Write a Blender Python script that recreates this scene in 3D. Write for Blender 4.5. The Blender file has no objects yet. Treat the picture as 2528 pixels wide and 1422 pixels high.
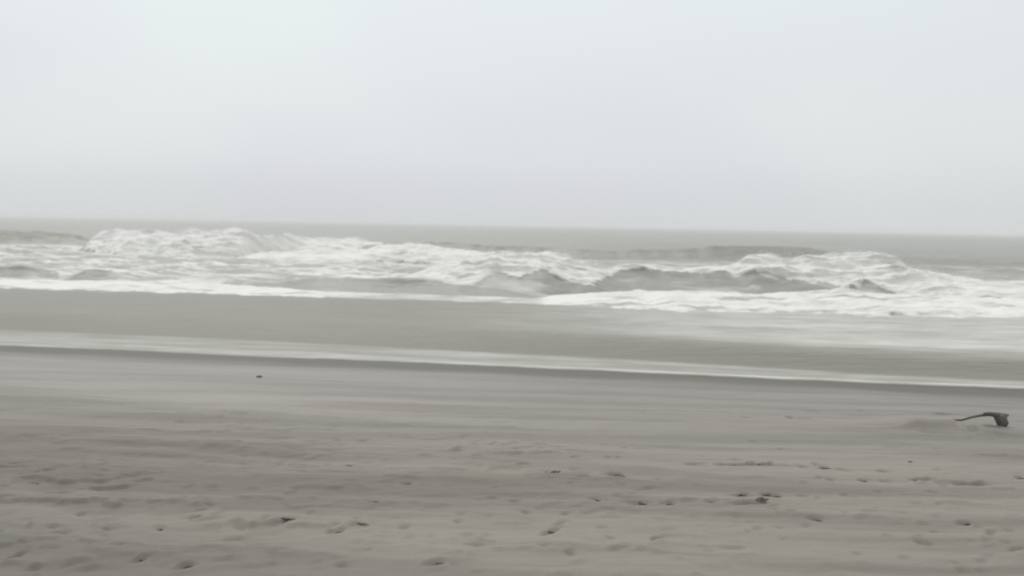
import bpy, bmesh, math, random
import numpy as np
from mathutils import Matrix, Vector

# ------------------------------------------------------------------ camera, sky, sun, exposure
scene = bpy.context.scene
C = scene.collection
IW, IH, F = 2528.0, 1422.0, 2189.0           # photograph size and focal length in its pixels
CAM_H, PITCH, ROLL = 2.1, math.radians(4.10), math.radians(1.065)

cam_data = bpy.data.cameras.new("camera")
cam = bpy.data.objects.new("camera", cam_data)
C.objects.link(cam)
cam_data.sensor_fit = 'HORIZONTAL'
cam_data.sensor_width = 36.0
cam_data.lens = 36.0 * F / IW
cam_data.clip_start = 0.05
cam_data.clip_end = 40000.0
ROT = Matrix.Rotation(math.pi / 2 - PITCH, 3, 'X') @ Matrix.Rotation(ROLL, 3, 'Z')
cam.matrix_world = Matrix.Translation((0, 0, CAM_H)) @ ROT.to_4x4()
scene.camera = cam
cam_data.dof.use_dof = True                   # soft phone-video focus
cam_data.dof.focus_distance = 5.5
cam_data.dof.aperture_fstop = 2.0

SUN_EL, SUN_AZ = math.radians(52), math.radians(-20)   # azimuth from +Y (out to sea), to the left
world = bpy.data.worlds.new("World")
scene.world = world
world.use_nodes = True
nt = world.node_tree
nt.nodes.clear()
W = nt.nodes.new
out = W('ShaderNodeOutputWorld'); bg = W('ShaderNodeBackground')
sky = W('ShaderNodeTexSky'); sky.sky_type = 'NISHITA'; sky.sun_disc = False
sky.sun_elevation = SUN_EL; sky.sun_rotation = SUN_AZ
sky.air_density = 1.0; sky.dust_density = 6.0; sky.ozone_density = 1.0
hs = W('ShaderNodeHueSaturation'); hs.inputs['Saturation'].default_value = 0.25; hs.inputs['Value'].default_value = 0.085
nt.links.new(sky.outputs[0], hs.inputs['Color'])
tc = W('ShaderNodeTexCoord'); sep = W('ShaderNodeSeparateXYZ')
nt.links.new(tc.outputs['Generated'], sep.inputs[0])
ramp = W('ShaderNodeValToRGB')                # overcast: paler towards the zenith
ramp.color_ramp.interpolation = 'EASE'
e = ramp.color_ramp.elements
e[0].position = 0.0; e[0].color = (0.75, 0.77, 0.762, 1)
e[1].position = 0.26; e[1].color = (0.82, 0.866, 0.876, 1)
k = e.new(1.0); k.color = (0.97, 1.01, 1.0, 1)
k = e.new(0.09); k.color = (0.795, 0.825, 0.834, 1)
nt.links.new(sep.outputs['Z'], ramp.inputs[0])
nz = W('ShaderNodeTexNoise'); nz.inputs['Scale'].default_value = 2.2; nz.inputs['Detail'].default_value = 3; nz.inputs['Roughness'].default_value = 0.4
mp = W('ShaderNodeMapping'); mp.inputs['Scale'].default_value = (1, 1, 2.2)
nt.links.new(tc.outputs['Generated'], mp.inputs[0]); nt.links.new(mp.outputs[0], nz.inputs['Vector'])
cr = W('ShaderNodeValToRGB')
cr.color_ramp.elements[0].position = 0.3; cr.color_ramp.elements[0].color = (0.955, 0.945, 1.0, 1)
cr.color_ramp.elements[1].position = 0.7; cr.color_ramp.elements[1].color = (1.02, 1.05, 1.03, 1)
nt.links.new(nz.outputs[0], cr.inputs[0])
mul = W('ShaderNodeMix'); mul.data_type = 'RGBA'; mul.blend_type = 'MULTIPLY'; mul.inputs[0].default_value = 1.0
nt.links.new(ramp.outputs[0], mul.inputs[6]); nt.links.new(cr.outputs[0], mul.inputs[7])
mx = W('ShaderNodeMix'); mx.data_type = 'RGBA'; mx.inputs[0].default_value = 0.12
nt.links.new(mul.outputs[2], mx.inputs[6]); nt.links.new(hs.outputs[0], mx.inputs[7])
nt.links.new(mx.outputs[2], bg.inputs[0]); bg.inputs[1].default_value = 1.0
nt.links.new(bg.outputs[0], out.inputs[0])

sd = bpy.data.lights.new("sun", 'SUN'); sd.energy = 1.2; sd.angle = math.radians(40); sd.color = (1.0, 0.97, 0.92)
sun = bpy.data.objects.new("sun", sd); C.objects.link(sun)
sdir = Vector((math.sin(SUN_AZ) * math.cos(SUN_EL), math.cos(SUN_AZ) * math.cos(SUN_EL), math.sin(SUN_EL)))
sun.rotation_euler = sdir.to_track_quat('Z', 'Y').to_euler()
sun.location = sdir * 50

vs = scene.view_settings
vs.view_transform = 'Standard'; vs.look = 'None'; vs.exposure = 0.0; vs.gamma = 1.0; vs.use_curve_mapping = False
scene.cycles.use_denoising = True
scene.cycles.filter_width = 1.9
scene.cycles.volume_bounces = 1

# ------------------------------------------------------------------ helpers
rng = random.Random(7)

def ray(px, py):
    return ROT @ Vector(((px - IW / 2) / F, -(py - IH / 2) / F, -1.0))

def unp(px, py, z=0.0):
    d = ray(px, py); t = (z - CAM_H) / d.z
    return Vector((d.x * t, d.y * t, z))

def ray_at_y(px, py, y):
    d = ray(px, py); t = y / d.y
    return Vector((d.x * t, y, CAM_H + d.z * t))

def hash2(ix, iy, seed):
    h = (ix.astype(np.int64) * 374761393 + iy.astype(np.int64) * 668265263 + seed * 1442695041) & 0x7fffffff
    h = ((h ^ (h >> 13)) * 1274126177) & 0x7fffffff
    return ((h ^ (h >> 16)) & 0xffff) / 65535.0

def noise(x, y, seed=0):
    x, y = np.broadcast_arrays(np.asarray(x, float), np.asarray(y, float))
    ix = np.floor(x); iy = np.floor(y); fx = x - ix; fy = y - iy
    fx = fx * fx * fx * (fx * (fx * 6 - 15) + 10); fy = fy * fy * fy * (fy * (fy * 6 - 15) + 10)
    a = hash2(ix, iy, seed); b = hash2(ix + 1, iy, seed); c = hash2(ix, iy + 1, seed); d = hash2(ix + 1, iy + 1, seed)
    return (a * (1 - fx) + b * fx) * (1 - fy) + (c * (1 - fx) + d * fx) * fy

def fbm(x, y, seed=0, octv=4, gain=0.5):
    """about -1..1"""
    x = np.asarray(x, float); y = np.asarray(y, float)
    s = 0.0; a = 1.0; tot = 0.0
    ca, sa = 0.8, 0.6
    for o in range(octv):
        s = s + a * (noise(x, y, seed + o * 17) * 2 - 1); tot += a
        x, y = (ca * x - sa * y) * 2.03 + 3.1, (sa * x + ca * y) * 2.03 + 7.7
        a *= gain
    return s / tot * 1.5

def ss(a, b, x):
    t = np.clip((np.asarray(x, float) - a) / (b - a), 0, 1)
    return t * t * (3 - 2 * t)

def table(pts, smooth=0.25, lo=-70.0, hi=70.0):
    """piecewise line through (x, value), softened; returns a function of x"""
    pts = sorted(pts)
    xs = np.array([p[0] for p in pts]); vsv = np.array([p[1] for p in pts])
    g = np.arange(lo, hi, 0.05)
    v = np.interp(g, xs, vsv)
    n = max(1, int(smooth / 0.05)); kx = np.arange(-3 * n, 3 * n + 1)
    kern = np.exp(-0.5 * (kx / n) ** 2); kern /= kern.sum()
    v = np.convolve(np.pad(v, 3 * n, mode='edge'), kern, mode='valid')
    return lambda x: np.interp(x, g, v)

def mesh_from_grid(name, co, quads, normals=None, attrs=None, mat=None):
    """one mesh object from the vertices that the chosen quads use"""
    used, inv = np.unique(quads.ravel(), return_inverse=True)
    q = inv.reshape(quads.shape).astype(np.int32)
    v = co[used].astype(np.float32)
    me = bpy.data.meshes.new(name)
    me.vertices.add(len(v)); me.vertices.foreach_set('co', v.ravel())
    n = len(q)
    me.loops.add(n * 4); me.loops.foreach_set('vertex_index', q.ravel())
    me.polygons.add(n)
    me.polygons.foreach_set('loop_start', np.arange(0, n * 4, 4, dtype=np.int32))
    me.polygons.foreach_set('loop_total', np.full(n, 4, dtype=np.int32))
    me.polygons.foreach_set('use_smooth', np.ones(n, dtype=bool))
    for an, av in (attrs or {}).items():
        a = me.attributes.new(an, 'FLOAT', 'POINT')
        a.data.foreach_set('value', av[used].astype(np.float32))
    me.update(); me.validate()
    if normals is not None:
        me.normals_split_custom_set_from_vertices(normals[used].astype(np.float32))
    if mat: me.materials.append(mat)
    ob = bpy.data.objects.new(name, me); C.objects.link(ob)
    return ob

def grid_quads(nr, nc):
    i = np.arange(nr * nc).reshape(nr, nc)
    return np.stack([i[:-1, :-1], i[:-1, 1:], i[1:, 1:], i[1:, :-1]], -1).reshape(-1, 4)

def grid_normals(co, nr, nc):
    p = co.reshape(nr, nc, 3)
    du = np.gradient(p, axis=1); dv = np.gradient(p, axis=0)
    n = np.cross(du, dv); n /= np.maximum(np.linalg.norm(n, axis=-1, keepdims=True), 1e-9)
    return n.reshape(-1, 3)

def tag(o, label, cat, group=None):
    o['label'] = label; o['category'] = cat
    if group: o['group'] = group
    return o

# ------------------------------------------------------------------ materials
def new_mat(name):
    m = bpy.data.materials.new(name); m.use_nodes = True
    t = m.node_tree; t.nodes.clear()
    o = t.nodes.new('ShaderNodeOutputMaterial')
    return m, t, o

def N(t, kind, **kw):
    n = t.nodes.new(kind)
    for k_, v_ in kw.items():
        if k_ in n.inputs: n.inputs[k_].default_value = v_
        else: setattr(n, k_, v_)
    return n

def tex(t, scale, vec_scale=(1, 1, 1), detail=4, rough=0.55):
    tc_ = t.nodes.new('ShaderNodeTexCoord'); mp_ = t.nodes.new('ShaderNodeMapping')
    mp_.inputs['Scale'].default_value = vec_scale
    n = N(t, 'ShaderNodeTexNoise', Scale=scale, Detail=detail, Roughness=rough)
    t.links.new(tc_.outputs['Object'], mp_.inputs[0]); t.links.new(mp_.outputs[0], n.inputs['Vector'])
    return n

def math_n(t, op, a, b=None, clamp=False):
    n = t.nodes.new('ShaderNodeMath'); n.operation = op; n.use_clamp = clamp
    for i, v in enumerate((a, b)):
        if v is None: continue
        if hasattr(v, 'links'): t.links.new(v, n.inputs[i])
        else: n.inputs[i].default_value = v
    return n.outputs[0]

def mix_c(t, fac, a, b, blend='MIX'):
    n = t.nodes.new('ShaderNodeMix'); n.data_type = 'RGBA'; n.blend_type = blend
    for i, v in ((0, fac), (6, a), (7, b)):
        if hasattr(v, 'links'): t.links.new(v, n.inputs[i])
        else: n.inputs[i].default_value = v
    return n.outputs[2]

def make_surf():
    """murky grey sea water with white foam where the 'foam' attribute says so"""
    m, t, o = new_mat('surf')
    at = t.nodes.new('ShaderNodeAttribute'); at.attribute_name = 'foam'
    fo = at.outputs['Fac']
    n1 = tex(t, 1.6, (0.6, 1.5, 1.0), 5, 0.6)
    lace = math_n(t, 'MULTIPLY', math_n(t, 'SUBTRACT', n1.outputs[0], 0.5), 3.4)
    room = math_n(t, 'MULTIPLY', fo, math_n(t, 'SUBTRACT', 1.0, fo, True))
    fac = math_n(t, 'ADD', fo, math_n(t, 'MULTIPLY', lace, room), True)
    # water
    wv = tex(t, 1.0, (0.7, 2.2, 1.0), 4, 0.6)
    bw = N(t, 'ShaderNodeBump', Strength=0.7, Distance=0.10); t.links.new(wv.outputs[0], bw.inputs['Height'])
    water = N(t, 'ShaderNodeBsdfPrincipled', Roughness=0.40, IOR=1.333)
    water.inputs['Specular IOR Level'].default_value = 0.36
    tint = tex(t, 0.25, (0.5, 1, 1), 2)
    a2 = t.nodes.new('ShaderNodeAttribute'); a2.attribute_name = 'thin'
    deep = (mix_c(t, tint.outputs[0], (0.225, 0.216, 0.19, 1), (0.295, 0.285, 0.252, 1)))
    t.links.new(mix_c(t, a2.outputs['Fac'], deep, (0.172, 0.157, 0.124, 1)), water.inputs['Base Color'])   # the sand bed shows through thin wash
    t.links.new(bw.outputs[0], water.inputs['Normal'])
    # foam
    fb = tex(t, 7.0, (0.8, 1, 1), 5, 0.65)
    bf = N(t, 'ShaderNodeBump', Strength=0.4, Distance=0.06); t.links.new(fb.outputs[0], bf.inputs['Height'])
    foam = N(t, 'ShaderNodeBsdfPrincipled', Roughness=0.85)
    foam.inputs['Specular IOR Level'].default_value = 0.2
    t.links.new(mix_c(t, fb.outputs[0], (0.72, 0.70, 0.665, 1), (0.83, 0.808, 0.77, 1)), foam.inputs['Base Color'])
    t.links.new(bf.outputs[0], foam.inputs['Normal'])
    ms = t.nodes.new('ShaderNodeMixShader')
    t.links.new(fac, ms.inputs[0]); t.links.new(water.outputs[0], ms.inputs[1]); t.links.new(foam.outputs[0], ms.inputs[2])
    t.links.new(ms.outputs[0], o.inputs[0])
    return m

def make_sand():
    m, t, o = new_mat('sand')
    at = t.nodes.new('ShaderNodeAttribute'); at.attribute_name = 'wet'
    wet = at.outputs['Fac']
    a2 = t.nodes.new('ShaderNodeAttribute'); a2.attribute_name = 'sheen'
    p = N(t, 'ShaderNodeBsdfPrincipled')
    st = tex(t, 1.0, (0.22, 2.6, 1.0), 5, 0.6)           # bands left along the shore by the tide
    pt = tex(t, 1.3, (0.7, 1.2, 1.0), 3, 0.5)
    gr = tex(t, 60.0, (1, 1, 1), 3, 0.7)
    rr_ = t.nodes.new('ShaderNodeMapRange'); rr_.interpolation_type = 'SMOOTHSTEP'
    rr_.inputs[1].default_value = 0.36; rr_.inputs[2].default_value = 0.64
    t.links.new(st.outputs[0], rr_.inputs[0])
    dry = mix_c(t, rr_.outputs[0], (0.152, 0.1325, 0.112, 1), (0.248, 0.2175, 0.185, 1))
    dry = mix_c(t, math_n(t, 'MULTIPLY', pt.outputs[0], 0.35), dry, (0.165, 0.150, 0.127, 1))
    grn = math_n(t, 'ADD', math_n(t, 'MULTIPLY', gr.outputs[0], 0.24), 0.88)
    cg = t.nodes.new('ShaderNodeCombineColor')
    for i in range(3): t.links.new(grn, cg.inputs[i])
    dry = mix_c(t, 1.0, dry, cg.outputs[0], 'MULTIPLY')
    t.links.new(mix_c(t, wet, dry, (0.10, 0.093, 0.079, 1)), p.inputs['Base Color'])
    ro = math_n(t, 'SUBTRACT', 0.85, math_n(t, 'MULTIPLY', a2.outputs['Fac'], 0.43))
    t.links.new(ro, p.inputs['Roughness'])
    b = N(t, 'ShaderNodeBump', Strength=0.35, Distance=0.012)
    l2 = tex(t, 14.0, (0.6, 1.2, 1), 4, 0.6)
    t.links.new(math_n(t, 'ADD', l2.outputs[0], math_n(t, 'MULTIPLY', gr.outputs[0], 0.3)), b.inputs['Height'])
    t.links.new(b.outputs[0], p.inputs['Normal'])
    t.links.new(p.outputs[0], o.inputs[0])
    return m

def make_simple(name, c1, c2, scale, rough, vs_=(1, 1, 1)):
    m, t, o = new_mat(name)
    p = N(t, 'ShaderNodeBsdfPrincipled', Roughness=rough)
    n = tex(t, scale, vs_, 5, 0.6)
    t.links.new(mix_c(t, n.outputs[0], c1 + (1,), c2 + (1,)), p.inputs['Base Color'])
    b = N(t, 'ShaderNodeBump', Strength=0.6, Distance=0.004); t.links.new(n.outputs[0], b.inputs['Height'])
    t.links.new(b.outputs[0], p.inputs['Normal'])
    t.links.new(p.outputs[0], o.inputs[0])
    return m

M_SURF = make_surf(); M_SAND = make_sand()
M_WOOD = make_simple('sodden_wood', (0.05, 0.042, 0.033), (0.135, 0.112, 0.09), 30, 0.6, (1, 6, 6))
M_WEED = make_simple('dark_weed', (0.05, 0.042, 0.03), (0.11, 0.092, 0.07), 40, 0.5)
M_STONE = make_simple('reddish_stone', (0.10, 0.055, 0.045), (0.17, 0.10, 0.085), 50, 0.6)

# ------------------------------------------------------------------ the shore line and the beach
Z0 = 0.15                                      # sand height at the edge of the wash
front_px = [(-500, 838), (0, 855), (300, 866), (640, 880), (1000, 897), (1264, 909), (1700, 929), (2100, 946), (2528, 961), (3000, 980)]
_fp = [unp(px, py, Z0) for px, py in front_px]
yfront = table([(p.x, p.y) for p in _fp], 0.6)
YF0 = float(yfront(0.0))
SLOPE_X = -(float(yfront(6.0)) - float(yfront(-6.0))) / 12.0

def shore_d(x, y):
    """distance from the wash edge towards the sea, negative on the beach"""
    xc = 40.0 * np.tanh(np.asarray(x, float) / 40.0)
    return y - (YF0 - SLOPE_X * xc)

def sand_base(x, y):
    d = shore_d(x, y)
    up = -np.minimum(d, 0); dn = np.maximum(d, 0)
    return Z0 + 0.8 * np.tanh(up * 0.046 / 0.8) - 3.0 * np.tanh(dn * 0.043 / 3.0)

def unp_sand(px, py):
    z = 0.3
    for _ in range(8):
        p = unp(px, py, z); z = float(sand_base(p.x, p.y))
    return Vector((p.x, p.y, z))

# pits and scuffs: (px, py, width px, tilt, strength) in two look-ups of the photograph
DR = [(190,418,90,0,1),(350,420,80,0,.6),(510,428,100,0,1.2),(915,382,90,0,.9),(1090,388,150,.1,1),(1240,380,140,0,1),(1440,387,34,0,1),
      (1535,392,60,.3,1),(1640,400,150,0,.5),(1835,407,60,0,.8),(1525,447,40,.2,.8),(1735,457,40,0,1),(1840,460,50,0,.6),(2010,457,95,.25,1.2),
      (2240,470,200,.1,.9),(2310,472,70,0,1),(2505,440,50,.3,.9),(720,440,40,0,.6),(1430,150,110,-.1,.9),(1160,143,40,0,.5),(1490,115,90,0,.4),
      (1725,118,40,0,.5),(2125,127,70,0,.6),(650,120,24,0,.5),(490,60,30,0,.4),(415,557,60,0,.8),(625,566,80,.1,1),(770,568,70,.1,.7),(875,560,80,0,.6),
      (985,570,50,0,.8),(1120,524,90,0,.9),(1245,522,44,0,1.2),(1300,527,60,0,1.1),(1435,530,70,0,.7),(1690,533,60,.1,.4),(1170,572,150,.25,1),
      (1290,580,80,.5,.6),(180,712,70,.5,1.2),(230,668,40,.5,.8),(715,742,60,.5,1.1),(1500,650,60,0,.8),(2030,670,60,0,.6),(2235,675,70,0,1),
      (2370,725,70,.6,.9),(2040,768,60,0,1),(2280,757,50,0,.5),(1700,820,34,0,.7),(70,775,40,0,.6),(1080,790,170,0,.5),(640,295,60,0,.5),
      (2095,300,50,.1,.6),(160,285,90,0,.3),(2400,340,170,0,.5),(1880,300,120,0,.3),(1100,630,120,0,.4),(490,628,60,0,.4),(2350,790,60,.1,.5)]
DL = [(160,468,54,0,1),(310,470,54,0,.7),(385,612,54,0,1),(280,730,44,.4,.7),(110,780,44,.2,.7),(80,850,66,.6,1.2),(490,705,54,.4,1),(545,692,66,.2,.9),
      (970,652,76,.2,.9),(790,697,54,-.3,1),(590,805,66,.2,.9),(690,868,70,.6,1.2),(930,890,100,.4,1.2),(430,905,90,.1,.9),(160,912,66,.2,1),
      (1300,670,54,.4,.8),(1410,675,100,.3,1.1),(1180,705,66,-.3,.9),(1660,715,76,.3,1.1),(1765,690,84,.15,1),(2000,692,44,.2,.8),(2260,660,44,.1,.8),
      (2010,473,44,0,.7),(1845,563,66,0,.8),(1550,550,44,0,.9),(1490,548,66,0,.6),(1720,385,44,.2,.7),(1800,265,66,.2,.6),(1200,335,34,0,.6),
      (1200,372,34,0,.4),(2150,875,100,.35,1.1),(1690,880,44,.2,.8),(1410,803,66,.1,.8),(1820,810,44,.2,.7),(2440,490,54,0,.6),(2430,540,54,.1,.7),
      (2275,355,76,0,.5),(1205,620,44,0,.4),(1180,135,84,0,.7),(700,103,44,0,.4),(1100,860,80,.1,.5),(880,840,60,.5,.5),(640,440,40,0,.4),(400,505,60,0,.4),
      (250,810,50,.3,.6),(2140,790,60,.1,.4),(1580,865,60,.1,.6),(330,890,60,.4,.7),(1480,625,60,.2,.5),(1530,627,40,0,.7),(600,478,60,0,.4),(1130,760,90,.1,.5)]
PITS = [(1264 + a / 2, 960 + b / 2, w / 2, tl, s) for a, b, w, tl, s in DR] + [(a / 2, 960 + b / 2, w / 2, tl, s) for a, b, w, tl, s in DL]
_r = random.Random(3)
for _ in range(45):                            # smaller scuffs between, mostly low on the beach
    py = 1180 + 240 * _r.random() ** 0.7
    PITS.append((_r.uniform(-200, 2730), py, _r.uniform(10, 26), _r.uniform(-.1, .5), _r.uniform(.3, .8)))

for _ in range(80):                            # faint flecks and ruts over the middle and right of the beach
    PITS.append((_r.uniform(1150, 2600), _r.uniform(1070, 1410), _r.uniform(9, 24), _r.uniform(-.1, .4), _r.uniform(.35, .75)))
PITS.append((2452, 1057, 60, 0, .8)); PITS.append((2330, 1072, 120, -.1, .5))  # scrapes that also paint shade below driftwood and ridge into the sand colour

# low ridges: pixel lines, height (m), width (m)
RIDGES = [([(-100, 1078), (150, 1088), (330, 1096), (480, 1104), (660, 1112)], .020, .10),
          ([(150, 1062), (300, 1068), (330, 1072)], .014, .09),
          ([(-100, 1000), (100, 1004), (330, 1018), (600, 1027), (675, 1031)], .013, .12),
          ([(480, 1018), (590, 1022), (680, 1030)], .012, .07),
          ([(380, 1142), (560, 1150), (690, 1180), (860, 1188)], .014, .10),
          ([(980, 1185), (1100, 1180), (1260, 1192)], .013, .09),
          ([(1290, 1205), (1470, 1214)], .012, .07),
          ([(1750, 1268), (1950, 1272), (2250, 1284), (2380, 1292)], .017, .06),
          ([(2060, 1326), (2180, 1331), (2300, 1337), (2450, 1338)], .014, .06),
          ([(2160, 1064), (2220, 1058), (2300, 1052), (2350, 1050), (2390, 1062), (2440, 1076)], .055, .13),
          ([(1980, 1130), (2250, 1136), (2530, 1148)], .014, .09),
          ([(1820, 1018), (2000, 1020), (2200, 1023), (2360, 1020)], .012, .10),
          ([(1400, 1045), (1750, 1050), (2100, 1060)], .010, .12),
          ([(820, 1372), (1000, 1362), (1130, 1366)], .016, .08),
          ([(360, 1312), (560, 1296), (700, 1300)], .014, .06),
          ([(0, 1250), (70, 1246)], .016, .05), ([(5, 1225), (35, 1208)], .014, .04),
          ([(1640, 1230), (1900, 1238)], .012, .06),
          ([(2425, 1052), (2460, 1053), (2495, 1056)], .012, .06),
          ([(100, 1400), (300, 1380), (450, 1375), (620, 1384)], .014, .09)]

def sand_relief(x, y):
    """everything that is pressed into or heaped on the beach"""
    d = shore_d(x, y)
    bch = ss(0.3, 1.6, -d)                     # wash keeps the edge smooth
    near = ss(3.0, 6.5, -d)
    z = 0.016 * bch * fbm(x * 0.25, d * 1.1, 11, 3) + 0.006 * bch * fbm(x * 0.7, d * 3.2, 12, 3)
    left = 1 - ss(-0.5, 2.0, x)
    lum = 0.5 + 0.5 * fbm(x * 0.6, y * 0.6, 15, 2)
    z = z + near * np.clip(0.25 + 0.75 * left, 0, 1) * lum * (0.030 * fbm(x * 2.2, y * 3.4, 13, 4) + 0.030 * ss(0.15, 0.5, fbm(x * 4.2, y * 6.0, 16, 4)))
    z = z + 0.004 * bch * fbm(x * 4.0, y * 9.0, 14, 3)
    return z

def relief_marks(X, Y, Z, wet):
    """X, Y vary along axis 1 / axis 0 of a tensor grid"""
    xs = X[0]; ys = Y[:, 0]
    def window(cx, cy, r):
        i0, i1 = np.searchsorted(ys, (cy - r, cy + r)); j0, j1 = np.searchsorted(xs, (cx - r, cx + r))
        return slice(max(0, i0 - 1), i1 + 1), slice(max(0, j0 - 1), j1 + 1)
    for px, py, w, tl, s in PITS:
        c = unp_sand(px, py)
        rx = max(0.035, w / F * c.y / 2 * 1.25); ry = max(0.036, rx * 0.32)
        sl = window(c.x, c.y, 3.6 * max(rx, ry))
        x = X[sl] - c.x; y = Y[sl] - c.y
        y2 = y - tl * x * 1.6 + 0.35 * ry * fbm(X[sl] * 7 + px, Y[sl] * 2, 22, 2)
        jx = 1 + 0.45 * fbm(X[sl] * 12 + px, Y[sl] * 8, 21, 3)
        r = np.sqrt((x / rx) ** 2 + (y2 / ry) ** 2) * jx
        dep = min(0.024, 0.011 + 0.10 * rx) * s * (0.85 if c.y < 5.6 else 1.0)
        # a shallow scrape: floor rising gently towards the land, steep far wall, heaped far lip, spoil thrown to the near side
        pit = -dep * (1 - ss(0.3, 1.1, r)) * (0.55 + 0.45 * ss(-1.0, 0.6, y2 / ry))
        lip = 0.65 * dep * np.exp(-((r - 1.3) / 0.30) ** 2) * ss(-0.4, 0.8, y2 / ry)
        spoil = 0.45 * dep * np.exp(-((x / (rx * 1.1)) ** 2 + ((y2 + 2.0 * ry) / (0.8 * ry)) ** 2))
        Z[sl] += pit + lip + spoil
        wet[sl] = np.maximum(wet[sl], 0.45 * min(1, s) * (1 - ss(0.5, 1.0, r)))  # pit floors get a darker colour through the same mask
    for pts, h, wd in RIDGES:
        P = [unp_sand(*p) for p in pts]
        xa = np.array([p.x for p in P]); ya = np.array([p.y for p in P])
        x0, x1 = xa.min() - 0.6, xa.max() + 0.6
        j0, j1 = np.searchsorted(xs, (x0, x1)); i0, i1 = np.searchsorted(ys, (ya.min() - 1.2, ya.max() + 1.5))
        sl = (slice(i0, i1), slice(j0, j1))
        x = X[sl]; y = Y[sl]
        yc = np.interp(x, xa, ya) + 0.05 * fbm(x * 1.3, x * 0 + px, 31, 3)
        end = ss(x0, xa.min() + 0.5, x) * (1 - ss(xa.max() - 0.5, x1, x))
        t = y - yc
        prof = np.where(t > 0, np.exp(-(t / (wd * 3.0)) ** 2), np.exp(-(t / (wd * 0.75)) ** 2))
        Z[sl] += 1.5 * h * prof * end * (0.75 + 0.4 * fbm(x * 1.5, y * 2.0, 32, 3))

def axis(parts):
    a = []
    for lo, hi, st in parts: a.append(np.arange(lo, hi, st))
    return np.concatenate(a + [np.array([parts[-1][1]])])

def geo(lo, hi, s0, g):
    v = [lo]; s = s0
    while v[-1] < hi: v.append(v[-1] + s); s *= g
    return np.array(v)

xm = axis([(-8.2, -5.5, 0.03), (-5.5, 5.5, 0.0165), (5.5, 8.2, 0.03)])
xr = geo(8.25, 3000, 0.06, 1.12)
xs = np.concatenate([-xr[::-1], xm, xr])
yb = geo(0.0, 300, 0.2, 1.25)
ys = np.concatenate([-yb[:0:-1], axis([(0.0, 3.2, 0.1), (3.2, 7.0, 0.0165), (7.0, 11.0, 0.028), (11.0, 15.0, 0.06), (15.0, 30.0, 0.5), (30.0, 120.0, 6.0)])])
X, Y = np.meshgrid(xs, ys)
D = shore_d(X, Y)
Zs = sand_base(X, Y) + sand_relief(X, Y)
wet = np.zeros_like(Zs)  # sand darkening mask: wet sand, pit floors, left foreground, painted shade by the driftwood
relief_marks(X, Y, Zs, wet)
edge = D + 0.35 * fbm(X * 0.35, Y * 0.35, 41, 3)
w1 = 0.95 * ss(-1.1, -0.35, edge)                                    # soaked rim along the wash
w2 = 0.30 * ss(-4.5, -1.5, edge + 0.8 * fbm(X * 0.18, D * 1.2, 42, 3))  # damp sand behind it
w3 = 0.30 * ss(0.0, 3.0, -X) * ss(4.2, 6.2, -D + 0.6 * fbm(X * 0.3, Y * 1.2, 43, 3))   # darker sand low on the left
bands = 0.36 * ss(0.05, 0.45, fbm(X * 0.12, D * 1.7, 44, 3)) * ss(1.0, 3.0, -D)
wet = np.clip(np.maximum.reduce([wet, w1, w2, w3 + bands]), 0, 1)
Zsand_f = Zs
sheen = np.clip(ss(-7.0, -1.2, D + 1.2 * fbm(X * 0.15, D * 0.9, 45, 3)), 0.12, 1) * (1 - 0.75 * ss(-1.5, -0.5, D))
co = np.stack([X, Y, Zs], -1).reshape(-1, 3)
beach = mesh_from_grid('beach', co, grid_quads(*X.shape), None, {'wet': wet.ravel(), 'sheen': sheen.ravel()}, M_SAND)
beach['kind'] = 'structure'

def sand_z(x, y):
    j = int(np.clip(np.searchsorted(xs, x), 1, len(xs) - 1)); i = int(np.clip(np.searchsorted(ys, y), 1, len(ys) - 1))
    fx = (x - xs[j - 1]) / (xs[j] - xs[j - 1]); fy = (y - ys[i - 1]) / (ys[i] - ys[i - 1])
    Z = Zsand_f
    return float((Z[i - 1, j - 1] * (1 - fx) + Z[i - 1, j] * fx) * (1 - fy) + (Z[i, j - 1] * (1 - fx) + Z[i, j] * fx) * fy)

# ------------------------------------------------------------------ the sea
cs = np.concatenate([-geo(0.74, 9.0, 0.02, 1.25)[::-1], np.arange(-0.738, 0.739, 0.0017), geo(0.74, 9.0, 0.02, 1.25)])
vsr = np.concatenate([axis([(0.0, 0.6, 0.03), (0.6, 6.5, 0.075), (6.5, 22.0, 0.045), (22.0, 34.0, 0.07), (34.0, 50.0, 0.13)])[:-1], geo(50.0, 9000.0, 0.2, 1.055)])
V = vsr[:, None] + 0 * cs[None, :]
SX = (vsr[:, None] + 13.0) * cs[None, :]
SX = np.sign(SX) * np.minimum(np.abs(SX), 9000)
edge_wob = 0.09 * fbm(SX * 0.8, SX * 0, 51, 3) + 0.02 * fbm(SX * 3, SX * 0, 52, 2)
YFX = YF0 - SLOPE_X * 40 * np.tanh(SX / 40)
blend = ss(30, 60, np.abs(SX))
SY = (yfront(SX) * (1 - blend) + YFX * blend) + edge_wob * np.exp(-V / 1.0) + V
nr, nc = SX.shape
fine = 1 - ss(60, 400, V)

sb = sand_base(SX, SY)
film = sb + 0.010 + 0.012 * ss(0, 0.15, V)
lvl = np.zeros_like(SX)
z = np.where(film > 0, film, 0) * 1.0
kk = 0.05
z = np.maximum(film, lvl) + kk * np.exp(-np.abs(film - lvl) / kk) * 0.35
z[0] = sb[0] + 0.001
foam = np.zeros_like(SX)

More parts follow.
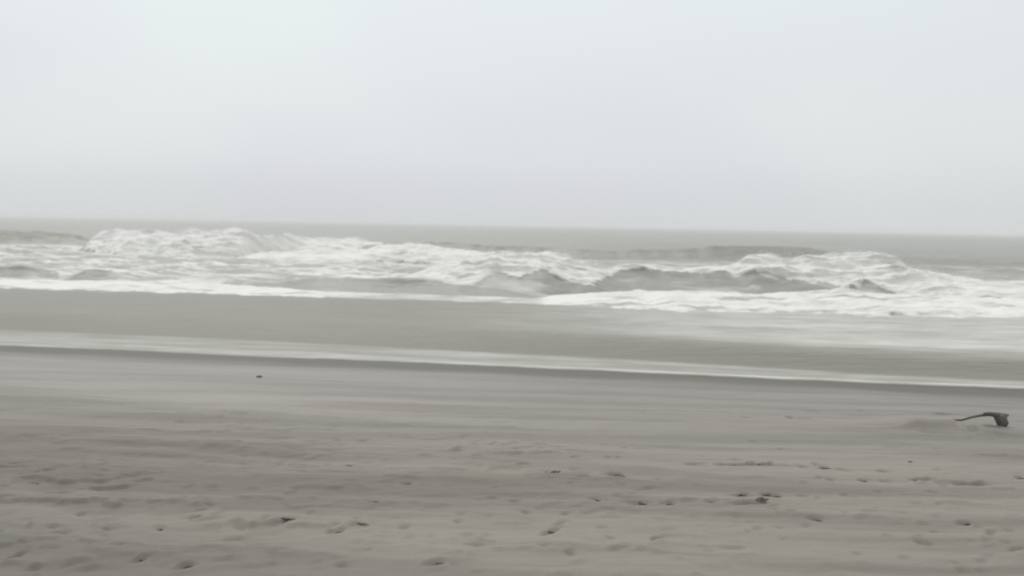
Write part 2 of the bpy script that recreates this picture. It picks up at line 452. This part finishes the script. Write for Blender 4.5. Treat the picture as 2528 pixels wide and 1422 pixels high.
# thin wash: pale film at the edge, then the low step of the next sheet
L2 = [(-500, 795), (0, 812), (500, 830), (1000, 858), (1300, 873), (1700, 896), (2100, 925), (2528, 946), (3000, 962)]
v2 = table([(unp(px, py, 0.1).x, unp(px, py, 0.1).y) for px, py in L2], 0.6)(SX) - yfront(SX) + 0.12 * fbm(SX * 0.3, SX * 0, 53, 3)
step = ss(0, 1, (V - v2) / 1.9)
z = z + 0.20 * step * (1 - ss(8.0, 16.0, V))
right = ss(-3.0, 7.0, SX)
foam = foam + 0.27 * ss(0.0, 0.1, V) * (1 - ss(-0.25, 0.1, V - v2)) * (0.85 + 0.4 * fbm(SX * 0.25, V * 2.5, 54, 3))
foam = foam + step * (0.03 + 0.42 * right * ss(0.8, 3.0, V - v2)) * (1 - ss(9, 12, V)) * (0.95 + 0.22 * fbm(SX * 0.12, V * 1.4, 55, 3))
bead = np.exp(-((V - 0.09) / 0.07) ** 2) * (0.35 + 0.65 * ss(-2, 6, SX)) * (0.6 + 0.6 * fbm(SX * 0.5, SX * 0, 56, 3))
foam = foam + 0.55 * np.clip(bead, 0, 1); z = z + 0.012 * np.clip(bead, 0, 1)

DY = np.zeros_like(SX)
REG = {}

def wave(name, ctrl, fw, back, lump=1.0, seed=0, crest_foam=0.5, smooth=0.35, backfoam=0.6, hmin=0.02, holes=0.22, rag_foot=0.0):
    """ctrl: (px, crest py, foot py, share of the face left clear of foam); heights and places come from these sight lines"""
    global z, foam, DY
    bx, hh, tt, ff = [], [], [], []
    fw_at = fw if callable(fw) else (lambda q: fw)
    for px, cpy, bpy_, ft in ctrl:
        b = unp(px, bpy_, 0.0); yc = b.y + fw_at(px)
        c = ray_at_y(px, cpy, yc)
        bx.append((c.x, b.y)); hh.append((c.x, max(hmin, c.z))); tt.append((c.x, ft)); ff.append((c.x, fw_at(px)))
    yb_ = table(bx, smooth)(SX) + 0.25 * fbm(SX * 0.5, SX * 0, seed + 1, 3)
    if rag_foot: yb_ = yb_ + rag_foot * fbm(SX * 1.8, SX * 0, seed + 8, 4)
    h = table(hh, smooth * 0.7)(SX) * (1 + 0.06 * fbm(SX * 0.7, SX * 0, seed + 2, 3))
    hrag = 0.05 * fbm(SX * 1.9, SX * 0 + 4.0, seed + 12, 4)
    ft = table(tt, smooth * 0.5)(SX); fw = table(ff, smooth)(SX)
    t = (SY - yb_) / fw
    roller = 1 - ss(0.2, 0.9, ft)
    h = h * (1 + hrag * (1 - ss(0.5, 0.75, ft)))
    tc_ = np.clip(t, 0, 1)
    front = tc_ ** (1.7 - 0.95 * roller)
    front = front * (1 - 0.0 * roller)
    bk = np.exp(-(np.maximum(SY - yb_ - fw, 0) / back) ** 1.5)
    prof = np.where(t < 1, front, bk)
    near_ = 1 - ss(60, 90, np.abs(SX))
    add = h * prof * near_
    s = 0.4 * tc_ + 0.6 * front
    rag = 0.085 * fbm(SX * 1.1, SY * 0.6, seed + 3, 4) + 0.06 * fbm(SX * 4, SY * 3, seed + 4, 3)
    fm = ss(-0.02, 0.03, s - ft + rag) * (t > -0.25) * ss(-0.25, 0.0, t + 0.2 * rag)
    fm = np.where(t > 1, (1 - ss(0.0, backfoam, (SY - yb_ - fw) + 1.5 * rag)) * (1 - ss(0.97, 1.05, ft)), fm)
    fm = fm * ss(min(0.04, hmin * 0.5), min(0.15, hmin + 0.05), h) * near_ * (1 - ss(1.15, 1.3, ft))
    # heaped, tumbling foam
    u = SY + 1.6 * add
    l1 = fbm(SX * 0.55, u * 1.3, seed + 5, 3); l2 = fbm(SX * 1.5, u * 2.6, seed + 6, 4)
    am = lump * np.clip(h, 0.1, 1.1) * fm
    l3 = fbm(SX * 4.5, u * 6.0, seed + 13, 3)
    z = z + add + am * (0.06 * l1 + 0.055 * l2 + 0.022 * l3)
    DY = DY - am * (0.12 * l1 + 0.07 * l2) * (t < 1.3)
    gaps = ss(0.25, 0.75, fbm(SX * 0.7, u * 2.4, seed + 9, 4)) * holes + 0.12 * ss(0.1, 0.7, l2)
    foam = np.maximum(foam, fm * (0.95 - np.clip(gaps, 0, .6)))
    REG[name] = (t, fm, SY - yb_ - fw, ft)

# breaker far out on the left, a long swell running on to the right of it
far_ctrl = [(-900, 575, 1.4), (-400, 572, 1.4), (0, 567, 1.4), (110, 571, 1.4), (238, 588, 1.3), (256, 574, .0), (350, 572, 0), (420, 573, 0),
            (470, 565, 0), (520, 573, 0), (570, 567, 0), (620, 580, 0), (670, 583, 0), (712, 576, 0), (760, 588, 0), (880, 592, 0), (905, 600, .7), (1000, 603, 1.4),
            (1060, 597, 1.4), (1200, 603, 1.4), (1350, 609, 1.4), (1500, 620, 1.4), (1600, 617, 1.4), (1740, 613, 1.4), (1840, 611, 1.4), (1960, 616, 1.4), (2080, 628, 1.4), (2200, 640, 1.4), (2528, 650, 1.4), (3200, 655, 1.4)]
wave('far', [(px, cpy, 533.5 + px * 0.0186 + 84 + 12 * float(np.interp(px, [250, 270, 620, 740], [0, 1, 1, 0])), ft) for px, cpy, ft in far_ctrl],
     2.6, 4.0, 1.0, 100, smooth=0.2, backfoam=0.9)
# the main line: broken in the middle and again on the right, a clear face between
mid_ctrl = [(-900, 636, 1.4), (300, 636, 1.4), (560, 634, .9), (640, 622, .0), (800, 619, 0), (900, 616, 0), (950, 602, 0), (1010, 605, .05), (1080, 613, .05),
            (1150, 619, .1), (1230, 624, .1), (1320, 640, .3), (1420, 652, 1.4), (3200, 660, 1.4)]
wave('mid', [(px, cpy, 533.5 + px * 0.0186 + 98, ft) for px, cpy, ft in mid_ctrl], 2.2, 2.2, 0.9, 500, backfoam=0.6)
wave('main', [(-900, 726, 735, 1.4), (800, 725, 732, 1.4), (930, 705, 732, .9), (1010, 682, 732, .55), (1070, 662, 733, .35), (1120, 645, 733, .42),
              (1180, 630, 734, .48), (1240, 622, 735, .52), (1300, 621, 736, .48), (1350, 622, 736, .42), (1390, 631, 736, .38), (1430, 648, 737, .32), (1462, 652, 737, .40), (1490, 656, 737, .74),
              (1560, 656, 737, .86), (1640, 652, 737, .88), (1700, 657, 738, .93), (1760, 655, 738, .86), (1825, 648, 738, .80), (1838, 626, 738, .72), (1870, 624, 738, .62), (1910, 624, 738, .52), (1960, 630, 738, .42),
              (2010, 632, 737, .24), (2050, 630, 736, .16), (2085, 632, 736, .34), (2120, 626, 736, .18), (2165, 630, 738, .0), (2200, 650, 738, 0), (2300, 676, 742, 0), (2420, 690, 748, .15), (2528, 698, 752, .1), (3200, 690, 752, .2)],
     2.8, 2.6, 1.0, 200, backfoam=0.5)
# low inner humps on the left and in the middle
wave('inner', [(-600, 664, 694, 1.4), (0, 660, 694, 1.4), (60, 660, 694, 1.4), (130, 676, 696, 1.4), (190, 676, 698, 1.4), (225, 660, 698, 1.4), (270, 662, 698, 1.4), (310, 682, 700, 1.4), (400, 690, 705, 1.4),
               (700, 705, 726, 1.4), (740, 694, 728, 1.4), (830, 692, 732, 1.4), (890, 699, 735, 1.4), (980, 696, 738, 1.4), (1080, 706, 742, 1.4), (1200, 716, 745, 1.4), (1300, 732, 748, 1.4), (1400, 742, 752, 1.4), (3000, 745, 752, 1.4)],
     1.1, 1.2, 0.3, 300)
# the bore that runs up the beach
wave('shore', [(-700, 698, 722, 0), (0, 702, 728, 0), (140, 706, 731, 0), (280, 702, 735, 0), (450, 708, 739, 0), (600, 716, 743, 0), (800, 732, 750, 0), (1000, 742, 758, 0), (1250, 750, 767, 0), (1335, 753, 769, 0), (1360, 742, 770, 0),
               (1480, 733, 777, 0), (1620, 729, 783, 0), (1750, 732, 788, 0), (1900, 739, 793, 0), (2000, 734, 796, 0), (2080, 727, 797, 0), (2200, 740, 799, 0), (2350, 738, 801, 0), (2528, 748, 804, 0), (3200, 750, 815, 0)],
     lambda q: float(np.interp(q, [0, 700, 1300, 1400, 2600], [1.6, 1.0, 0.9, 2.0, 2.2])), 1.0, 1.2, 400, smooth=0.25, backfoam=1.1, hmin=0.07, holes=0.6, rag_foot=0.3)

# spent foam drifting between the waves
t_s, fm_s, back_s, _ = REG['shore']; t_m, fm_m, back_m, _ = REG['main']; t_i = REG['inner'][0]; t_f = REG['far'][0]
behind_shore = ss(0.6, 1.2, back_s)
lz = behind_shore * (1 - ss(0.25, 0.5, t_f))
xl = unp(1250, 715).x; xr_ = unp(2120, 720).x
leftf = 1 - ss(xl - 1.4, xl + 0.4, SX); rightf = ss(xr_ - 0.8, xr_ + 1.2, SX)
zone = np.clip(leftf + rightf * (1 - ss(6, 12, back_m)), 0, 1) * lz
face_i = np.exp(-((t_i - 0.6) / 0.75) ** 4)
humps = table([(unp(px, 690).x, a) for px, a in [(-600, .8), (70, .9), (130, .2), (185, .2), (220, 1), (275, 1), (310, .3), (420, .1), (690, .2), (735, .95), (880, .85), (915, .55), (950, .95), (1080, .9), (1180, .8), (1300, .6)]], 0.15)(SX)
pat = 0.56 + 0.40 * fbm(SX * 0.35, SY * 0.6, 61, 4)
chop = lambda yy: fbm(SX * 0.42, yy * 0.40, 81, 3) + 0.45 * fbm(SX * 1.3, yy * 1.1, 82, 3)
c0 = chop(SY); dc = (chop(SY + 0.25) - c0) / 0.25
surf_zone = behind_shore * (1 - ss(0.0, 0.4, t_f))
z = z + surf_zone * (0.02 + 0.10 * zone * (1 - 0.7 * np.clip(face_i * humps, 0, 1))) * c0
drift = np.clip(zone * (pat + 0.25 * c0) * (1 - 0.85 * ss(0.05, 0.75, dc)), 0, 0.9)
caps = surf_zone * (1 - zone) * ss(0.75, 1.05, c0) * (1 - ss(-0.2, 0.2, dc)) * 0.55
foam = np.maximum(foam, caps)
foam = np.maximum(foam, surf_zone * (1 - zone) * (0.06 + 0.34 * ss(0.0, 0.8, fbm(SX * 0.45, SY * 1.5 + 0.25 * SX, 83, 4))))   # thin scum streaking the clear faces
drift = drift * (1 - np.clip(face_i * humps * 1.15, 0, 1))
foam = np.maximum(foam, drift)
# wash just behind the right-hand bore stays streaked
foam = np.clip(foam, 0, 1)

# chop and swell
out_ = ss(0.5, 2.5, back_s)
z = z + out_ * fine * (0.03 * fbm(SX * 1.2, SY * 2.2, 71, 4) + 0.05 * fbm(SX * 0.22, SY * 0.6, 72, 3))
sw = ss(40, 60, SY) * fine
z = z + sw * 0.34 * np.sin(SY * 0.42 + 1.3 * fbm(SX * 0.03, SY * 0.03, 73, 2) * 3) * (0.5 + 0.5 * fbm(SX * 0.04, SY * 0.05, 74, 2))
z = z + 0.010 * drift * fbm(SX * 2.5, SY * 3.5, 75, 3)

co = np.stack([SX, SY + DY, z], -1).reshape(-1, 3)
nrm = grid_normals(co, nr, nc)
quads = grid_quads(nr, nc)
def qmid(a):
    return 0.25 * (a[:-1, :-1] + a[:-1, 1:] + a[1:, 1:] + a[1:, :-1]).ravel()
qx = qmid(SX); attrs = {'foam': foam.ravel(), 'thin': (1 - ss(-0.6, 0.3, t_s)).ravel()}
ids = np.zeros(len(quads), int)
qts, qfs = qmid(t_s), qmid(fm_s)
ids[qts < -0.1] = 1                                                  # shallow wash
ids[(qfs > 0.4) & (np.abs(qx) < 60)] = 2                             # foam of the shore bore
def region(name, px0, px1, yref, face_id, foam_id):
    t, fm, bk, ft = (qmid(a) for a in REG[name])
    x0, x1 = unp(px0, yref).x, unp(px1, yref).x
    m = (qx > x0) & (qx < x1) & (ids == 0)
    ids[m & (fm > 0.45) & (t > -0.3) & (bk < 2.0)] = foam_id
    m = (qx > x0) & (qx < x1) & (ids == 0)
    ids[m & (t > 0.02) & (bk < 0.7)] = face_id
region('far', 244, 915, 630, 3, 4)
region('far', -300, 244, 606, 5, 5)
region('main', 1040, 1486, 733, 6, 7)
region('main', 1486, 1832, 735, 8, 8)
region('main', 1832, 2528 + 300, 735, 9, 10)
region('mid', 600, 1330, 650, 11, 12)
def biggest(mask):
    """keep the largest connected patch of a 2-D mask"""
    par = []; area = []; prev = []; runs_all = []
    def find(q):
        while par[q] != q: q = par[q]
        return q
    for r, line in enumerate(mask):
        e_ = np.flatnonzero(np.diff(np.concatenate([[0], line.astype(np.int8), [0]])))
        cur = []
        for a_, b_ in zip(e_[::2], e_[1::2]):
            i_ = len(par); par.append(i_); area.append(b_ - a_); cur.append((a_, b_, i_)); runs_all.append((r, a_, b_, i_))
            for a0, b0, i0 in prev:
                if a0 < b_ and a_ < b0: par[find(i0)] = find(i_)
        prev = cur
    tot = {}
    for i_ in range(len(par)): tot[find(i_)] = tot.get(find(i_), 0) + area[i_]
    keep = np.zeros_like(mask)
    if tot:
        best = max(tot, key=tot.get)
        for r, a_, b_, i_ in runs_all:
            if find(i_) == best: keep[r, a_:b_] = True
    return keep
for i_ in range(3, 13):
    m_ = (ids == i_).reshape(nr - 1, nc - 1)
    if m_.any(): ids[(m_ & ~biggest(m_)).ravel()] = 0
def piece(i, name):
    m = ids == i
    return mesh_from_grid(name, co, quads[m], nrm, attrs, M_SURF) if m.any() else None
piece(0, 'sea')['kind'] = 'structure'
piece(1, 'shallow_water')['kind'] = 'structure'
sf = piece(2, 'shore_foam'); sf['kind'] = 'stuff'
tag(sf, 'long line of white foam washing up along the water edge', 'foam')

def breaker(face_i_, foam_i_, label):
    r = bpy.data.objects.new('breaking_wave', None); C.objects.link(r)
    ks = [o for o in (piece(foam_i_, 'foam_crest'), piece(face_i_, 'wave_face')) if o]
    b = [v.co for o in ks for v in o.data.vertices]
    ctr = Vector((sum(v.x for v in b) / len(b), min(v.y for v in b), min(v.z for v in b)))
    r.location = ctr
    for o in ks:
        o.data.transform(Matrix.Translation(-ctr)); o.parent = r
    tag(r, label, 'wave', 'waves rolling in to the beach')
breaker(3, 4, 'tall tumbling white breaker far out, its peaked crest touching the horizon haze')
breaker(6, 7, 'breaking wave spilling a drooping white tongue over a dark face')
breaker(9, 10, 'breaking wave with ragged white foam running diagonally down its face and trailing off')
breaker(11, 12, 'low flat band of white water joining two breakers')
tag(piece(5, 'swell_wave'), 'smooth dark swell not yet broken beside the tall far breaker', 'wave', 'waves rolling in to the beach')
tag(piece(8, 'swell_wave'), 'clear grey-green wave face with thin white lip between two breakers', 'wave', 'waves rolling in to the beach')

# torn droplets thrown up along the broken crests
g_ = np.random.default_rng(5); P_ = []
for nm, n_ in (('far', 7000), ('mid', 4000), ('main', 7000)):
    t_, fm_, bk_, ft_ = REG[nm]
    idx = np.flatnonzero(((fm_ > 0.6) & (t_ > 0.7) & (bk_ < 0.35) & (ft_ < 0.75) & (np.abs(SX) < 0.75 * SY)).ravel())
    q = co[g_.choice(idx, n_)]
    q = q + np.stack([g_.normal(0, .25, n_), g_.normal(0, .3, n_), g_.exponential(.07, n_)], 1)
    P_.append(q)
P_ = np.concatenate(P_); n_ = len(P_)
octa = np.array([(1, 0, 0), (0, 1, 0), (-1, 0, 0), (0, -1, 0), (0, 0, 1), (0, 0, -1)], float)
of = np.array([(0, 1, 4), (1, 2, 4), (2, 3, 4), (3, 0, 4), (1, 0, 5), (2, 1, 5), (3, 2, 5), (0, 3, 5)])
sz = g_.uniform(.003, .012, (n_, 1, 1)) * np.array([1.4, 1.0, 1.0])
vv = (P_[:, None, :] + octa[None] * sz).reshape(-1, 3)
tr = (of[None] + (np.arange(n_) * 6)[:, None, None]).reshape(-1, 3)
me = bpy.data.meshes.new('spray'); me.from_pydata(vv.tolist(), [], tr.tolist())
fa = me.attributes.new('foam', 'FLOAT', 'POINT'); fa.data.foreach_set('value', np.ones(len(vv), np.float32))
me.materials.append(M_SURF)
sp = bpy.data.objects.new('spray', me); C.objects.link(sp); sp['kind'] = 'stuff'
tag(sp, 'fine white spray thrown up along the breaking crests', 'spray')

# ------------------------------------------------------------------ things on the sand
def bm_obj(name, bm, mat, parent=None, smooth=True):
    me = bpy.data.meshes.new(name); bm.to_mesh(me); bm.free()
    if smooth:
        for p in me.polygons: p.use_smooth = True
    me.materials.append(mat)
    o = bpy.data.objects.new(name, me); C.objects.link(o); o.parent = parent
    return o

def tube(bm, pts, rad, seg=8, flat=1.0, seed=0):
    rr = random.Random(seed); rings = []
    for i, (p, r) in enumerate(zip(pts, rad)):
        p = Vector(p); a = Vector(pts[max(0, i - 1)]); b = Vector(pts[min(len(pts) - 1, i + 1)])
        d = (b - a).normalized(); u = d.cross(Vector((0, 0, 1)))
        u = u.normalized() if u.length > 1e-4 else Vector((1, 0, 0)); w = u.cross(d)
        rings.append([bm.verts.new(p + (u * math.cos(2 * math.pi * k / seg) + w * math.sin(2 * math.pi * k / seg) * flat) * r * rr.uniform(.85, 1.15)) for k in range(seg)])
    for r0, r1 in zip(rings, rings[1:]):
        for k in range(seg):
            bm.faces.new((r0[k], r0[(k + 1) % seg], r1[(k + 1) % seg], r1[k]))
    bm.faces.new(rings[0][::-1]); bm.faces.new(rings[-1])

# driftwood: a thin stem rising to a gnarled dark stump
a = unp_sand(2352, 1034); b = unp_sand(2462, 1052)
base = Vector((b.x, b.y, sand_z(b.x, b.y)))
dw = bpy.data.objects.new('driftwood', None); C.objects.link(dw); dw.location = base
tag(dw, 'dark gnarled piece of driftwood with a thin stem lying on wet sand', 'driftwood')
S = b.y / F                                     # metres per photograph pixel here
bm = bmesh.new()
az = sand_z(a.x, a.y) - base.z
P = [(-112 * S, a.y - b.y, az - .01), (-92 * S, -.02, 13 * S), (-68 * S, .0, 19 * S), (-44 * S, .01, 24 * S), (-20 * S, .0, 28 * S), (2 * S, 0, 28 * S)]
tube(bm, P, [.006, .010, .012, .014, .018, .022], 8, 0.9, 5)
bm_obj('stem', bm, M_WOOD, dw)
bm = bmesh.new()
tube(bm, [(-36 * S, .0, 30 * S), (-24 * S, -.01, 30 * S), (-6 * S, -.02, 27 * S), (8 * S, -.01, 24 * S), (19 * S, .0, 25 * S), (27 * S, .01, 27 * S)], [.014, .026, .036, .036, .026, .010], 10, 0.75, 6)
bm_obj('stump', bm, M_WOOD, dw)
bm = bmesh.new()
tube(bm, [(-4 * S, -.01, 27 * S), (3 * S, -.03, 17 * S), (9 * S, -.035, 7 * S), (5 * S, -.05, -5 * S)], [.040, .052, .046, .036], 9, 1.0, 10)
bm_obj('root', bm, M_WOOD, dw)
bm = bmesh.new()
tube(bm, [(4 * S, .02, 24 * S), (10 * S, .05, 14 * S), (14 * S, .08, -4 * S)], [.030, .024, .016], 8, 1.0, 12)
bm_obj('root', bm, M_WOOD, dw)

# scraps of weed and a stone, one shape each, copied
def weed_mesh(seed):
    bm = bmesh.new(); r_ = random.Random(seed)
    for s in range(3):
        ang = r_.uniform(-.5, .5); L = r_.uniform(.5, .9); x0 = r_.uniform(-.3, .1); y0 = r_.uniform(-.12, .12)
        pts = [(x0 + math.cos(ang) * L * t_, y0 + math.sin(ang) * L * t_ + .06 * math.sin(5 * t_ + s), .05 + .09 * math.sin(3.0 * t_ + s) ** 2) for t_ in (0, .25, .5, .75, 1)]
        tube(bm, pts, [.03, .08, .10, .07, .02], 6, 0.55, seed * 7 + s)
    me = bpy.data.meshes.new('weed_scrap'); bm.to_mesh(me); bm.free(); me.materials.append(M_WEED)
    for p in me.polygons: p.use_smooth = True
    return me
WM = [weed_mesh(i) for i in range(4)]
def put(name, me, px, py, wpx, label, cat, group, rz=None, sink=-0.06):
    p = unp_sand(px, py); sc = wpx / F * p.y
    o = bpy.data.objects.new(name, me); C.objects.link(o)
    o.location = (p.x, p.y, sand_z(p.x, p.y) - sink * sc * 0.3); o.scale = (sc, sc, sc)
    o.rotation_euler = (rng.uniform(-.1, .1), rng.uniform(-.1, .1), rng.uniform(-.6, .6) if rz is None else rz)
    return tag(o, label, cat, group)
row = 'small dark weed scrap lying along the upper row of pits below the driftwood'
for i, (px, py, w) in enumerate([(1360, 1170, 34), (1518, 1173, 40), (1810, 1154, 40), (1880, 1150, 44), (1984, 1154, 14), (2030, 1157, 26), (2132, 1188, 18), (2270, 1189, 36), (2420, 1196, 30), (2516, 1181, 22), (2244, 1143, 14), (1720, 1152, 26)]):
    put('weed_scrap', WM[i % 4], px, py, w, row, 'seaweed', 'weed scraps on the upper row of pits')
row = 'small dark weed scrap in the lower cluster of pits on the beach'
for i, (px, py, w) in enumerate([(1577, 1243, 30), (1650, 1244, 24), (1756, 1245, 18), (1824, 1222, 30), (1887, 1221, 20), (1914, 1224, 24), (1472, 1238, 22), (1870, 1240, 40), (1354, 1314, 26), (1378, 1295, 14), (1622, 1331, 20), (2382, 1297, 26), (2014, 1285, 22)]):
    put('weed_scrap', WM[(i + 1) % 4], px, py, w, row, 'seaweed', 'weed scraps in the lower cluster of pits')
row = 'small dark weed scrap on the lumpy darker sand'
for i, (px, py, w) in enumerate([(80, 1194, 22), (192, 1266, 22), (40, 1384, 24), (345, 1393, 24), (465, 1404, 36), (705, 1297, 36), (830, 1318, 30), (883, 1304, 32), (395, 1308, 20), (775, 1235, 16), (922, 1242, 24), (1078, 1397, 36), (860, 1152, 16), (1005, 1197, 16), (485, 1286, 24)]):
    put('weed_scrap', WM[(i + 2) % 4], px, py, w, row, 'seaweed', 'weed scraps on the lumpy sand')
bm = bmesh.new(); bmesh.ops.create_icosphere(bm, subdivisions=2, radius=.5)
r_ = random.Random(4)
for v in bm.verts: v.co = Vector((v.co.x, v.co.y * .8, v.co.z * .55)) * r_.uniform(.88, 1.1)
me = bpy.data.meshes.new('pebble'); bm.to_mesh(me); bm.free(); me.materials.append(M_STONE)
for p_ in me.polygons: p_.use_smooth = True
put('pebble', me, 640, 932, 16, 'single reddish pebble on smooth wet sand near the wash', 'pebble', None)

# ------------------------------------------------------------------ sea haze
bm = bmesh.new(); bmesh.ops.create_cube(bm, size=1.0)
for v in bm.verts:
    v.co = Vector((v.co.x * 24000, v.co.y * 24000 + 6000, (-4.6 if v.co.z < 0 else 3.2)))
hm, ht, ho = new_mat('haze')
pv = N(ht, 'ShaderNodeVolumePrincipled', Density=0.0014, Anisotropy=0.0)
pv.inputs['Color'].default_value = (0.95, 0.965, 0.975, 1)
ht.links.new(pv.outputs[0], ho.inputs['Volume'])
hz = bm_obj('haze', bm, hm, None, False); hz['kind'] = 'stuff'
